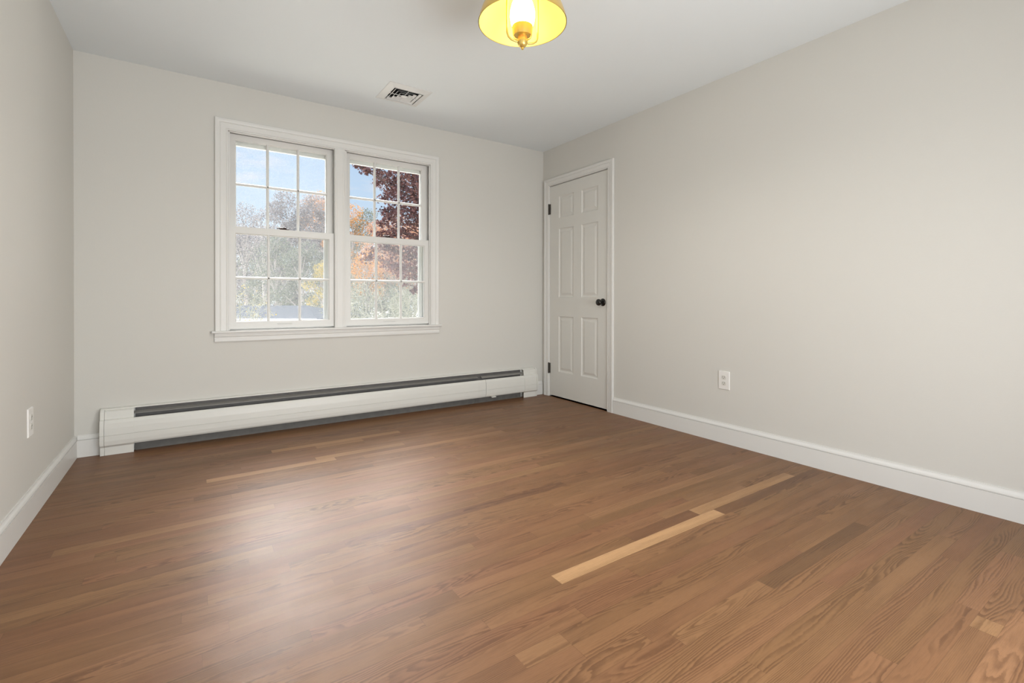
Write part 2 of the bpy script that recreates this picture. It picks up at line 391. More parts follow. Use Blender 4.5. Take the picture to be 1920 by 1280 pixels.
# ------------------------------------------------------------------ casings
def casing(a0, a1, zt, zb, prof, fn):
    """three-sided mitred casing; a0,a1,zt inner edges; prof = (t outward, d out of the wall); fn maps (a, z, d) to a point"""
    vs = []; n = len(prof)
    for t, d in prof:
        vs += [fn(a0-t, zb, d), fn(a0-t, zt+t, d), fn(a1+t, zt+t, d), fn(a1+t, zb, d)]
    fs = []
    for i in range(n):
        j = (i+1) % n
        for k in range(3): fs.append((i*4+k, i*4+k+1, j*4+k+1, j*4+k))
    fs.append(tuple(i*4 for i in range(n))); fs.append(tuple(i*4+3 for i in reversed(range(n))))
    return MB().add(vs, fs)
def cprof(w):   # colonial casing: thin inner edge, bead, flat, thick back band
    return [(0, 0), (0, .009), (.003, .0115), (.008, .0115), (.011, .0095), (.013, .012), (w*.55, .0145), (w*.62, .0125), (w*.66, .0165), (w*.80, .0185), (w*.95, .0185), (w, .016), (w, 0)]
wt = empty('trim_1', ((WX0+WX1)/2, YB, .66)); struct(wt, 'white moulded casing, stool and apron around the double window', 'window trim')
IX0, IX1, IZT = .797, 2.306, 2.117
casing(IX0, IX1, IZT, .735, cprof(.078), lambda a, z, d: (a, YB-d, z)).build('casing', TRIM, wt)
# mullion casing between the two units
mp_ = [(1.508, 0), (1.508, .008), (1.512, .011), (1.520, .011), (1.524, .013), (1.566, .013), (1.570, .011), (1.578, .011), (1.582, .008), (1.582, 0)]
MB().prism([(a, YB-d) for a, d in mp_], .735, IZT, 'z').build('mullion_casing', TRIM, wt)
MB().box(.697, 2.408, YB-.036, YB+.05, .7195, .735).build('window_stool', TRIM, wt, bevel=.005)
ap = [(0, .7195), (.016, .7195), (.016, .708), (.0145, .704), (.0165, .700), (.0165, .697), (.011, .692), (.0105, .686), (.0115, .680), (.0135, .677), (.0135, .665), (.011, .6585), (0, .6585)]
MB().prism([(YB-d, z) for d, z in ap], .716, 2.388, 'x').build('apron', TRIM, wt)

# ------------------------------------------------------------------ windows
def window(name, x0, x1, label):
    e = empty(name, ((x0+x1)/2, YB+.06, .735)); struct(e, label, 'window')
    ya, yb, yc = YB+.018, YB+.052, YB+.088       # lower sash front, parting line, upper sash back
    # jambs, head and sill of the unit
    f = MB(); f.box(x0-.022, x0, YB+.001, YB+T+.02, .735, 2.13); f.box(x1, x1+.022, YB+.001, YB+T+.02, .735, 2.13)
    f.box(x0-.022, x1+.022, YB+.001, YB+T+.02, 2.122, 2.148)
    f.prism([(YB+.0505, .72), (YB+.0505, .742), (YB+T+.06, .722), (YB+T+.06, .70)], x0-.022, x1+.022, 'x')
    for xs in (x0, x1):                          # parting bead and inner stop
        s = 1 if xs == x0 else -1
        f.box(xs, xs+s*.009, yb-.001, yb+.006, .745, 2.12); f.box(xs, xs+s*.008, YB+.002, ya-.002, .7355, 2.12)
    f.box(x0, x1, YB+.002, ya-.002, 2.112, 2.1215)
    f.build('frame', TRIM, e, bevel=.001)
    jl = MB(); jl.box(x0+.0002, x0+.0022, ya-.001, yb-.002, 1.47, 2.111); jl.box(x1-.0022, x1-.0002, ya-.001, yb-.002, 1.47, 2.111)
    jl.box(x1-.0042, x1-.0023, ya+.012, ya+.016, 1.47, 2.111)
    tag(jl.build('jamb_track', TRACK, e), 'grey metal sash track')
    def sash(nm, sx0, sx1, z0, z1, y0, y1, st, bot, top, zm):
        yg = (y0+y1)/2
        m = MB()
        gx0, gx1, gz0, gz1 = sx0+st, sx1-st, z0+bot, z1-top
        ins = .006
        # stiles and rails with a chamfer towards the glass on both faces
        def chamfer_frame():
            ro = [(sx0, z0), (sx1, z0), (sx1, z1), (sx0, z1)]; ri = [(gx0, gz0), (gx1, gz0), (gx1, gz1), (gx0, gz1)]
            rg = [(gx0+ins, gz0+ins), (gx1-ins, gz0+ins), (gx1-ins, gz1-ins), (gx0+ins, gz1-ins)]
            rings = [(ro, y0), (ri, y0), (ri, y0+.003), (rg, yg-.004), (rg, yg+.004), (ri, y1-.003), (ri, y1), (ro, y1)]
            vs = [(p[0], y, p[1]) for ring, y in rings for p in ring]; fs = []
            for a in range(len(rings)):
                b = (a+1) % len(rings)
                for k in range(4): fs.append((a*4+k, a*4+(k+1) % 4, b*4+(k+1) % 4, b*4+k))
            m.add(vs, fs)
        chamfer_frame()
        fr = m.build(nm, TRIM, e)
        mu = MB()
        hw = .0095
        def muntin(a, b, c, vert):
            pr = [(-hw, -.004), (-.0045, y0-yg+.002), (.0045, y0-yg+.002), (hw, -.004), (hw, .004), (.0045, y1-yg-.002), (-.0045, y1-yg-.002), (-hw, .004)]
            if vert: mu.prism([(c+p, yg+q) for p, q in pr], a, b, 'z')
            else: mu.prism([(yg+q, c+p) for p, q in pr], a, b, 'x')
        for k in (1, 2): muntin(gz0+.001, gz1-.001, gx0+(gx1-gx0)*k/3, True)
        muntin(gx0+.001, gx1-.001, zm, False)
        mo = mu.build('muntin_grid', TRIM); mo.parent = fr; mo.matrix_parent_inverse = fr.matrix_parent_inverse @ Matrix.Identity(4)
        mo.matrix_parent_inverse = Matrix.Identity(4)
        g = MB().box(gx0+.002, gx1-.002, yg-.0015, yg+.0015, gz0+.002, gz1-.002).build('pane', GLASS); g.parent = fr
        return fr
    ex = .004
    up = sash('upper_sash', x0+ex, x1-ex-.006, 1.418, 2.118, yb+.007, yc, .040, .042, .036, 1.770)
    lo = sash('lower_sash', x0+ex, x1-ex, .7435, 1.463, ya, yb-.001, .037, .050, .046, 1.104)
    xm = (x0+x1)/2
    # sash lock on the meeting rail
    lk = MB(); lk.box(xm-.032, xm+.030, YB+.020, YB+.047, 1.4632, 1.4685); lk.lathe([(.0125, 1.4685), (.0125, 1.476), (.011, 1.481), (.005, 1.483)], (xm+.002, YB+.034, 0), 16)
    lk.tube([(xm, YB+.032, 1.4715), (xm-.022, YB+.026, 1.4735), (xm-.042, YB+.022, 1.4735)], [.0060, .0048, .004], 8)
    lk.lathe([(.001, -.005), (.0045, -.003), (.0055, 0), (.0045, .003), (.001, .005)], (xm-.045, YB+.022, 1.4735), 12)
    o = lk.build('sash_lock', LOCK, None, smooth=True); o.parent = lo; tag(o, 'dark bronze sash lock')
    # finger lift on the bottom rail
    lf = MB(); lf.prism([(YB+.0175, .7785), (YB+.0118, .7765), (YB+.0118, .7745), (YB+.0175, .7745)], xm-.05, xm+.05, 'x')
    lf.prism([(YB+.0175, .7675), (YB+.0150, .7665), (YB+.0150, .7655), (YB+.0175, .7655)], xm-.045, xm+.05, 'x')
    o = lf.build('sash_lift', TRIM); o.parent = lo
    # storm frame outside
    sf = MB(); y0, y1 = YB+.105, YB+.128
    sf.box(x0, x0+.046, y0, y1, .736, 2.121); sf.box(x1-.050, x1, y0, y1, .736, 2.121); sf.box(x0, x1, y0, y1, 2.052, 2.121); sf.box(x0, x1, y0, y1, .715, .752)
    sf.box(x0+.046, x1-.05, y0+.004, y1-.004, 1.428, 1.452); sf.box(x1-.062, x1-.0501, y0+.004, y1-.004, .772, 1.428)
    sf.box(x1-.036, x1-.031, y0-.006, y0-.0001, .772, 2.052)
    sf.build('storm_frame', ALU, e, bevel=.0015)
    sc = MB().box(x0+.028, x1-.028, YB+.131, YB+.1315, .74, 2.11 if name == 'window_1' else 1.45).build('insect_screen', SCREEN, e)
    return e
window('window_1', .800, 1.514, 'left white double-hung window unit with twelve panes')
window('window_2', 1.592, 2.306, 'right white double-hung window unit with twelve panes')
# mullion post between the units, part of the wall build-up
struct(MB().box(1.5375, 1.5685, YB+.001, YB+T+.02, .735, 2.13).build('trim_2', TRIM), 'white post between the two window units', 'mullion')

# ------------------------------------------------------------------ closet door
dr = empty('door_1', (XR, (DY0+DY1)/2, 0)); struct(dr, 'white six-panel closet door in the right wall corner', 'door')
def door_leaf():
    m = MB(); xf = XR+.004; xb = XR+.040; y0, y1, z0, z1 = 2.9430, 3.7405, .013, 2.0660
    cols = [(3.066, 3.279), (3.389, 3.602)]; rows = [(.255, .791), (.975, 1.638), (1.742, 1.952)]
    ys = sorted([y0, y1]+[c for cc in cols for c in cc]); zs = sorted([z0, z1]+[c for cc in rows for c in cc])
    holes = {(cc[0], rr[0]) for cc in cols for rr in rows}
    for i in range(len(ys)-1):
        for j in range(len(zs)-1):
            if (ys[i], zs[j]) in holes: continue
            m.add([(xf, ys[i], zs[j]), (xf, ys[i+1], zs[j]), (xf, ys[i+1], zs[j+1]), (xf, ys[i], zs[j+1])], [(0, 1, 2, 3)])
    for c0, c1 in cols:
        for r0, r1 in rows:
            rings = [(0, 0), (.003, .004), (.009, .0075), (.016, .0085), (.020, .0085), (.038, .0030), (.041, .0022)]
            vs = []
            for ins, dep in rings:
                vs += [(xf+dep, c0+ins, r0+ins), (xf+dep, c1-ins, r0+ins), (xf+dep, c1-ins, r1-ins), (xf+dep, c0+ins, r1-ins)]
            fs = []
            for a in range(len(rings)-1):
                for k in range(4): fs.append((a*4+k, a*4+(k+1) % 4, (a+1)*4+(k+1) % 4, (a+1)*4+k))
            k = (len(rings)-1)*4; fs.append((k, k+1, k+2, k+3)); m.add(vs, fs)
    m.add([(xf, y0, z0), (xf, y1, z0), (xf, y1, z1), (xf, y0, z1), (xb, y0, z0), (xb, y1, z0), (xb, y1, z1), (xb, y0, z1)], [(4, 5, 6, 7), (0, 1, 5, 4), (1, 2, 6, 5), (2, 3, 7, 6), (3, 0, 4, 7)])
    import bmesh
    o = m.build('door_leaf', DOOR, dr)
    bm = bmesh.new(); bm.from_mesh(o.data); bmesh.ops.remove_doubles(bm, verts=bm.verts, dist=1e-5); bmesh.ops.recalc_face_normals(bm, faces=bm.faces); bm.to_mesh(o.data); bm.free()
    return o
leaf = door_leaf()
for zc in (1.845, .277):
    h = MB(); h.lathe([(.0068, -.050), (.0068, .050)], (XR-.0060, 3.7475, zc), 12)
    for k in (-.018, .018): h.lathe([(.0074, k-.001), (.0074, k+.001)], (XR-.0060, 3.7475, zc), 12)
    h.lathe([(.002, .056), (.0055, .053), (.0055, .050)], (XR-.0060, 3.7475, zc), 12); h.lathe([(.0055, -.050), (.0055, -.053), (.002, -.056)], (XR-.0060, 3.7475, zc), 12)
    h.box(XR-.004, XR+.0035, 3.727, 3.7465, zc-.050, zc+.050)
    tag(h.build('hinge', HINGE, dr, smooth=True), 'dark bronze hinge')
kn = MB(); kc = (XR+.004, 3.003, .930)
kn.lathe([(.0335, -.0002), (.0335, -.003), (.031, -.0065), (.020, -.0095), (.0135, -.013), (.0115, -.024), (.0135, -.032), (.022, -.037), (.0280, -.045), (.0290, -.053), (.0265, -.061), (.018, -.067), (.006, -.0695)], kc, 32, 'x')
tag(kn.build('door_knob', BLACK, dr, smooth=True), 'round black door knob')
tag(MB().box(XR-.0005, XR+.012, 2.9355, 2.9394, .900, .962).build('strike_plate', BLACK, dr), 'black latch plate at the door edge')
dc = casing(DY0+.0025, DY1-.001, DZ1-.001, 0, cprof(.068), lambda a, z, d: (XR-d, a, z)).build('trim_3', TRIM)
struct(dc, 'white moulded casing around the closet door', 'door trim')
jb = MB(); jb.box(XR-.001, XR+.058, DY0, DY0+.0035, 0, DZ1); jb.box(XR-.001, XR+.058, DY1-.0035, DY1, 0, DZ1); jb.box(XR-.001, XR+.058, DY0+.0036, DY1-.0036, DZ1-.0035, DZ1)
jb.build('door_jamb', TRIM, dr)

# ------------------------------------------------------------------ baseboard heater
ht = empty('baseboard_heater', (1.77, YB-.035, 0))
tag(ht, 'long white hot-water baseboard heater on the wall under the window', 'heater')
Yw = YB-.001
bp = [(Yw, .03), (Yw, .277), (Yw-.004, .281), (Yw-.024, .2795), (Yw-.030, .276), (Yw-.030, .272), (Yw-.026, .2715), (Yw-.0035, .2735), (Yw-.0035, .03)]
MB().prism(bp, .130, 3.418, 'x').build('back_plate', HEAT, ht)
MB().box(.29, 3.255, Yw-.006, Yw-.0036, .031, .270).build('heating_recess', HEATD, ht)
lp = MB(); lp.box(.288, 2.745, Yw-.012, Yw-.0065, .0, .048); lp.box(2.748, 3.256, Yw-.012, Yw-.0065, .0, .048)
tag(lp.build('lower_plate', HEATB, ht), 'grey metal strip in the gap above the floor')
def heatprof(off=0):
    return [(Yw-.050+off*0, .213), (Yw-.058-off, .2165), (Yw-.064-off, .213), (Yw-.0705-off, .196), (Yw-.0735-off, .165), (Yw-.0745-off, .1268), (Yw-.0705-off, .1260), (Yw-.0705-off, .1240), (Yw-.0745-off, .1232), (Yw-.0735-off, .090), (Yw-.070-off, .068), (Yw-.064-off, .058), (Yw-.056-off, .056)]
def skin(prof, x0, x1, th=.0018):
    inner = [(y+th, z) for y, z in reversed(prof)]
    return MB().prism(prof+inner, x0, x1, 'x')
skin(heatprof(), .27, 2.826).build('front_panel', HEAT, ht)
skin(heatprof(), 2.829, 3.28).build('front_panel', HEAT, ht)
skin(heatprof(.0012), 2.752, 2.826).build('splice_plate', HEAT, ht)
# damper blade and finned element in the slot
dm = MB(); dm.prism([(Yw-.012, .250), (Yw-.044, .2390), (Yw-.044, .2372), (Yw-.012, .2482)], .286, 2.76, 'x'); dm.prism([(Yw-.020, .246), (Yw-.046, .232), (Yw-.046, .2302), (Yw-.020, .2442)], 2.80, 3.258, 'x')
tag(dm.build('damper', FIN, ht), 'grey damper blade in the top slot')
fn = MB(); fn.tube([(.29, Yw-.034, .135), (3.25, Yw-.034, .135)], .011, 12)
fn.build('pipe', FIN, ht)
fe = MB()
x = .45
while x < 3.05: fe.box(x, x+.0008, Yw-.060, Yw-.009, .095, .175); x += .012
tag(fe.build('fin_stack', FIN, ht), kind='stuff')
for a, b in ((.146, .286), (3.262, 3.404)):
    cp = [(Yw-.030, .272), (Yw-.044, .268), (Yw-.0505, .2640), (Yw-.055, .2200), (Yw-.060, .2180), (Yw-.067, .2150), (Yw-.0735, .196), (Yw-.0765, .165), (Yw-.0775, .1268), (Yw-.0735, .1260), (Yw-.0735, .1240), (Yw-.0775, .1232), (Yw-.0765, .090), (Yw-.072, .064), (Yw-.062, .0560), (Yw-.0560, .0500), (Yw-.0560, .0010)]
    skin(cp, a, b).build('end_cover', HEAT, ht)
for a, b in ((.124, .1445), (3.4055, 3.421)):
    ep = [(Yw, .001), (Yw, .2815), (Yw-.030, .2800), (Yw-.045, .2720), (Yw-.0515, .2640), (Yw-.056, .2200), (Yw-.067, .2150), (Yw-.0745, .196), (Yw-.0780, .165), (Yw-.0790, .1268), (Yw-.0750, .1260), (Yw-.0750, .1240), (Yw-.0790, .1232), (Yw-.0775, .090), (Yw-.073, .064), (Yw-.0635, .0560), (Yw-.0580, .0500), (Yw-.0580, .0010)]
    MB().prism(ep, a, b, 'x').build('end_cap', HEAT, ht, bevel=.0015)
MB().box(2.893, 2.937, Yw-.074, Yw-.052, .046, .0555).build('support_clip', HEAT, ht, bevel=.001)

# ------------------------------------------------------------------ outlets
def outlet(fn_, loc, label):
    e = empty('wall_outlet', loc); tag(e, label, 'outlet', 'white duplex wall outlets')
    def rect(w, h, d0, d1, b, cz=0, ca=0):
        vs = [fn_(ca+sx*w/2, cz+sz*h/2, d0) for sx, sz in ((-1, -1), (1, -1), (1, 1), (-1, 1))]+[fn_(ca+sx*(w/2-b), cz+sz*(h/2-b), d1) for sx, sz in ((-1, -1), (1, -1), (1, 1), (-1, 1))]
        return vs, [(0, 1, 5, 4), (1, 2, 6, 5), (2, 3, 7, 6), (3, 0, 4, 7), (4, 5, 6, 7), (3, 2, 1, 0)]
    MB().add(*rect(.080, .124, .0003, .0060, .003)).build('cover_plate', PLATE, e, bevel=.0008)
    for cz in (.0195, -.0195):
        vs = []; n = 28
        for d, s in ((.0055, 1), (.0075, 1), (.0079, .95)):
            for i in range(n):
                a = 2*math.pi*i/n; x, z = .0172*math.cos(a)*s, .0172*math.sin(a)*s
                z = max(-.0135*s, min(.0135*s, z)); vs.append(fn_(x, cz+z, d))
        fs = [(r*n+i, r*n+(i+1) % n, (r+1)*n+(i+1) % n, (r+1)*n+i) for r in range(2) for i in range(n)]+[tuple(range(2*n, 3*n))]
        rc = MB().add(vs, fs).build('receptacle', RECEPT, e)
        sl = MB(); sl.add(*rect(.0024, .0085, .0078, .0082, .0001, cz+.003, -.0063)); sl.add(*rect(.0024, .0070, .0078, .0082, .0001, cz+.003, .0063))
        sl.v += [fn_(.0026*math.cos(2*math.pi*i/12), cz-.0075+.0026*math.sin(2*math.pi*i/12), .0082) for i in range(12)]; sl.f.append(tuple(range(len(sl.v)-12, len(sl.v))))
        so = sl.build('slots', SLOT); so.parent = rc; so.matrix_parent_inverse = Matrix.Identity(4)
    vs = [fn_(.003*math.cos(2*math.pi*i/12), .003*math.sin(2*math.pi*i/12), .0068) for i in range(12)]+[fn_(.0034*math.cos(2*math.pi*i/12), .0034*math.sin(2*math.pi*i/12), .0059) for i in range(12)]
    MB().add(vs, [tuple(range(12))]+[(i, (i+1) % 12, 12+(i+1) % 12, 12+i) for i in range(12)]).build('screw', PLATE, e)
outlet(lambda a, z, d: (XR-d, 1.863+a, .417+z), (XR, 1.863, .355), 'white duplex outlet on the right wall beside the door')
outlet(lambda a, z, d: (d, 2.885-a, .420+z), (0, 2.885, .358), 'white duplex outlet on the left wall near the corner')

# ------------------------------------------------------------------ ceiling register
vt = empty('ceiling_vent', ((VX0+VX1)/2, (VY0+VY1)/2, H)); tag(vt, 'square white louvred air register in the ceiling', 'vent')
vcx, vcy = (VX0+VX1)/2, (VY0+VY1)/2
def sqring(mb, rings):   # rings = (half size, z) closed loop profile swept around a square
    vs = []; n = len(rings)
    for h, z in rings: vs += [(vcx-h, vcy-h, z), (vcx+h, vcy-h, z), (vcx+h, vcy+h, z), (vcx-h, vcy+h, z)]
    fs = []
    for a in range(n):
        b = (a+1) % n
        for k in range(4): fs.append((a*4+k, a*4+(k+1) % 4, b*4+(k+1) % 4, b*4+k))
    mb.add(vs, fs)
m = MB(); sqring(m, [(.157, H-.0002), (.157, H-.003), (.152, H-.005), (.120, H-.013), (.114, H-.016), (.108, H-.016), (.108, H+.010), (.112, H+.010), (.112, H-.0002)])
m.build('frame', VENT, vt)
m = MB()
sqring(m, [(.098, H-.016), (.085, H-.0080), (.0845, H-.0072), (.0975, H-.0152)])
m.build('louvre', VENT, vt)
m = MB(); sqring(m, [(.072, H-.016), (.057, H-.0045), (.0565, H-.0037), (.0715, H-.0152)]); m.build('louvre', VENT, vt)
m = MB(); sqring(m, [(.046, H-.016), (.031, H-.0045), (.0305, H-.0037), (.0455, H-.0152)]); m.build('louvre', VENT, vt)
m = MB(); h = .021
m.add([(vcx-h, vcy-h, H-.016), (vcx+h, vcy-h, H-.016), (vcx+h, vcy+h, H-.016), (vcx-h, vcy+h, H-.016), (vcx-.010, vcy-.010, H-.009), (vcx+.010, vcy-.010, H-.009), (vcx+.010, vcy+.010, H-.009), (vcx-.010, vcy+.010, H-.009)], [(0, 1, 2, 3), (4, 5, 6, 7), (0, 1, 5, 4), (1, 2, 6, 5), (2, 3, 7, 6), (3, 0, 4, 7)])
m.build('centre_plate', VENT, vt)
m = MB()
m.box(vcx-.110, vcx+.110, vcy-.002, vcy+.002, H-.0135, H-.0105); m.box(vcx-.002, vcx+.002, vcy-.110, vcy+.110, H-.0134, H-.0106)
m.build('tie_bar', VENT, vt)
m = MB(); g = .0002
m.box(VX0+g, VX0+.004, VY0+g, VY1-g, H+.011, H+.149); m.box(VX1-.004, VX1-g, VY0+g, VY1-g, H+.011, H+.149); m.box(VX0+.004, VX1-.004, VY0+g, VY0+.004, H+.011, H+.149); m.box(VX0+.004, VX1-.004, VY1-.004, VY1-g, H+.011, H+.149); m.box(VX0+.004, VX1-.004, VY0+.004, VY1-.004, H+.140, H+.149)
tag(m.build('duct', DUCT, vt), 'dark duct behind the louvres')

# ------------------------------------------------------------------ ceiling light
lm = empty('ceiling_light', (LX, LY, H)); tag(lm, 'brass semi-flush ceiling lantern with round shade and lit opal chimney', 'ceiling light')
c = (LX, LY, 0)
RZ = 2.141
outp = [(.1900, RZ), (.1902, RZ+.004), (.1850, RZ+.022), (.1760, RZ+.050), (.1600, RZ+.084), (.1350, RZ+.113), (.1000, RZ+.134), (.0600, RZ+.147), (.0420, RZ+.150)]
MB().lathe(outp+[(r-.0015, z-.0015) for r, z in reversed(outp[1:])][:-1]+[(.1885, RZ)], c, 72, caps=False).build('shade', BRASS, lm, smooth=True)
inn = [(max(r-.003, .03), z-.0032) for r, z in outp[1:]]
tag(MB().lathe(inn, c, 72, caps=False).build('shade_lining', SHADEIN, lm, smooth=True), 'bright yellow brass inner face of the shade')
MB().lathe([(.041, RZ+.148), (.041, RZ+.160), (.028, RZ+.170), (.016, RZ+.180), (.016, RZ+.225), (.030, RZ+.235), (.062, H-.022), (.070, H-.008), (.070, H-.0005)], c, 40).build('canopy', BRASS, lm, smooth=True)
# opal chimney
MB().lathe([(.030, 2.106), (.040, 2.121), (.050, 2.145), (.0545, 2.171), (.0535, 2.195), (.046, 2.224), (.036, 2.247), (.028, 2.265), (.026, 2.278)], c, 40).build('chimney', OPAL, lm, smooth=True)
# gallery (ribbed crown), font and finial
gal = MB(); vs = []; n = 48
def ribbed(prof):
    vs = []; fs = []
    for r, z, k in prof:
        for i in range(n):
            a = 2*math.pi*i/n; rr = r+(.0010 if i % 4 == 0 else 0)*k; vs.append((LX+rr*math.cos(a), LY+rr*math.sin(a), z))
    for j in range(len(prof)-1):
        for i in range(n): fs.append((j*n+i, j*n+(i+1) % n, (j+1)*n+(i+1) % n, (j+1)*n+i))
    return vs, fs
gal.add(*ribbed([(.0435, 2.129, 0), (.0445, 2.129, 0), (.0440, 2.125, 1), (.0400, 2.091, 1), (.0395, 2.087, 0), (.0375, 2.087, 0), (.0385, 2.093, 0), (.0425, 2.128, 0), (.0435, 2.129, 0)]))
gal.build('gallery', BRASS, lm, smooth=True)
MB().lathe([(.0365, 2.0950), (.0365, 2.092), (.0195, 2.089), (.0195, 2.0680), (.0225, 2.065), (.0225, 2.059), (.0205, 2.056), (.0205, 2.053), (.015, 2.046), (.0085, 2.040), (.0060, 2.0385), (.0068, 2.035), (.0045, 2.0315), (.0015, 2.0295)], c, 32).build('font', BRASS, lm, smooth=True)
dx = CR*.0665+Vector((CF.x, CF.y, 0))*.022
for s in (-1, 1):
    d_ = dx*s; b_ = Vector((LX, LY, 0))
    P_ = [b_+d_*.22+Vector((0, 0, 2.064)), b_+d_*.45+Vector((0, 0, 2.062)), b_+d_*.72+Vector((0, 0, 2.066)), b_+d_*.90+Vector((0, 0, 2.076)), b_+d_*.985+Vector((0, 0, 2.091)), b_+d_+Vector((0, 0, 2.108)), b_+d_+Vector((0, 0, 2.20)), b_+d_+Vector((0, 0, 2.270))]
    MB().tube(P_, .0042, 10).build('harp_arm', BRASS, lm, smooth=True)

# ------------------------------------------------------------------ outside
GZ = -3.0
struct(MB().box(-90, 90, YB+.3, 150, GZ-.2, GZ).build('ground', PALE_GROUND), 'unseen ground outside, made pale to bounce daylight indoors', 'ground')

def leaves_mesh(pts, size, rnd, shape='quad', flat=.0):
    vs, fs = [], []
    for p in pts:
        s = size*rnd.uniform(.6, 1.3)
        a = Vector((rnd.gauss(0, 1), rnd.gauss(0, 1), rnd.gauss(0, 1)))
        if a.length < 1e-3: a = Vector((1, 0, 0))
        a.normalize(); b = a.orthogonal().normalized(); q = a.cross(b)
        th = rnd.uniform(0, 6.28); b, q = b*math.cos(th)+q*math.sin(th), q*math.cos(th)-b*math.sin(th)
        k = len(vs)
        if shape == 'quad':
            vs += [p-b*s*.5, p+q*s*.32, p+b*s*.5, p-q*s*.32]; fs.append((k, k+1, k+2, k+3))
        else:                                   # five-lobed maple leaf
            ring = [(0, -.35), (.18, -.25), (.42, -.30), (.28, -.02), (.55, .18), (.22, .20), (0, .65), (-.22, .20), (-.55, .18), (-.28, -.02), (-.42, -.30), (-.18, -.25)]
            vs += [p+b*(x*s)+q*(y*s)+a*(abs(x)*s*.15) for x, y in ring]; fs.append(tuple(range(k, k+12)))
    return vs, fs
def tree(name, base, height, crown_r, crown_z0, lobes, nleaf, lsize, leafm, barkm, label, cat, group, seed, spread=1., shape='quad', sparse=0, trunk_r=.16, shell=.35):
    rnd = random.Random(seed)
    base = Vector(base); e = empty(name, base); tag(e, label, cat, group)
    top = base+Vector((rnd.uniform(-.4, .4), rnd.uniform(-.4, .4), height*.9))
    tm = MB(); pts = [base.lerp(top, t)+Vector((rnd.uniform(-.12, .12), rnd.uniform(-.12, .12), 0))*min(t*3, 1)*crown_r*.25 for t in [i/7 for i in range(8)]]
    tm.tube(pts, [trunk_r*(1-.88*i/7) for i in range(8)], 7)
    L_ = []
    zc0, zc1 = crown_z0, height
    for i in range(lobes):
        t = (i+.5)/lobes; z = zc0+(zc1-zc0)*t
        env = math.sin(math.pi*min(max(.12+.80*t, 0), 1))**.6
        a = i*2.4+rnd.uniform(-.3, .3); rr = crown_r*env*rnd.uniform(.35, .78)
        cpt = base+Vector((math.cos(a)*rr, math.sin(a)*rr, z)); lr = crown_r*rnd.uniform(.26, .42)*spread
        L_.append((cpt, lr))
        s = base.lerp(top, max(.1, (z-height*.18)/height)); mid = s.lerp(cpt, .55)+Vector((0, 0, rnd.uniform(.05, .25)*crown_r*.3))
        r0 = trunk_r*.42*(1-.5*t)
        tm.tube([s, mid, cpt], [r0, r0*.6, r0*.2], 5)
        for k in range(5):
            d = Vector((rnd.gauss(0, 1), rnd.gauss(0, 1), rnd.gauss(.3, .8))).normalized()
            q0 = s.lerp(cpt, rnd.uniform(.5, 1)); tm.tube([q0, q0+d*lr*.5+Vector((0, 0, .1*lr)), q0+d*lr*1.05], [r0*.3, r0*.18, r0*.08], 4)
    tm.build('trunk', barkm, e)
    pts = []
    for i in range(nleaf):
        cpt, lr = rnd.choice(L_)
        d = Vector((rnd.gauss(0, 1), rnd.gauss(0, 1), rnd.gauss(0, 1))).normalized()
        r = lr*(shell+(1-shell)*rnd.random()**.6)*(1+.12*math.sin(d.x*9+d.z*7+seed))
        pts.append(cpt+Vector((d.x, d.y, d.z*.8))*r)
    vs, fs = leaves_mesh(pts, lsize, rnd, shape)
    me = D.meshes.new('foliage'); me.from_pydata([tuple(v) for v in vs], [], fs); me.materials.append(leafm)
    o = D.objects.new('foliage', me); C.objects.link(o); o.parent = e; o.matrix_parent_inverse = Matrix.Translation(-base)
    return e
def gbase(u, depth): p = at(u, CY, depth); return (p.x, p.y, GZ)
def hgt(v, depth): return (CY-v)/FPX*depth+CAMZ-GZ

GREY = leaf_mat('leaves_grey_brown', [(106, 102, 104), (146, 138, 136), (92, 96, 102), (160, 154, 152)])
OLIVE = leaf_mat('leaves_olive', [(90, 98, 92), (126, 132, 116), (102, 108, 106), (146, 146, 124)])
ORANGE = leaf_mat('leaves_orange', [(186, 128, 72), (200, 146, 82), (160, 122, 90), (204, 158, 92)])
PEACH = leaf_mat('leaves_peach', [(184, 140, 112), (196, 152, 124), (160, 122, 102), (196, 166, 134)])
YELLOW = leaf_mat('leaves_yellow', [(178, 156, 84), (188, 168, 96), (146, 136, 92), (160, 150, 104)])
RED = leaf_mat('leaves_dark_red', [(82, 56, 58), (106, 74, 70), (66, 48, 56), (126, 90, 82)], .3)
G = 'woodland trees beyond the neighbouring house'
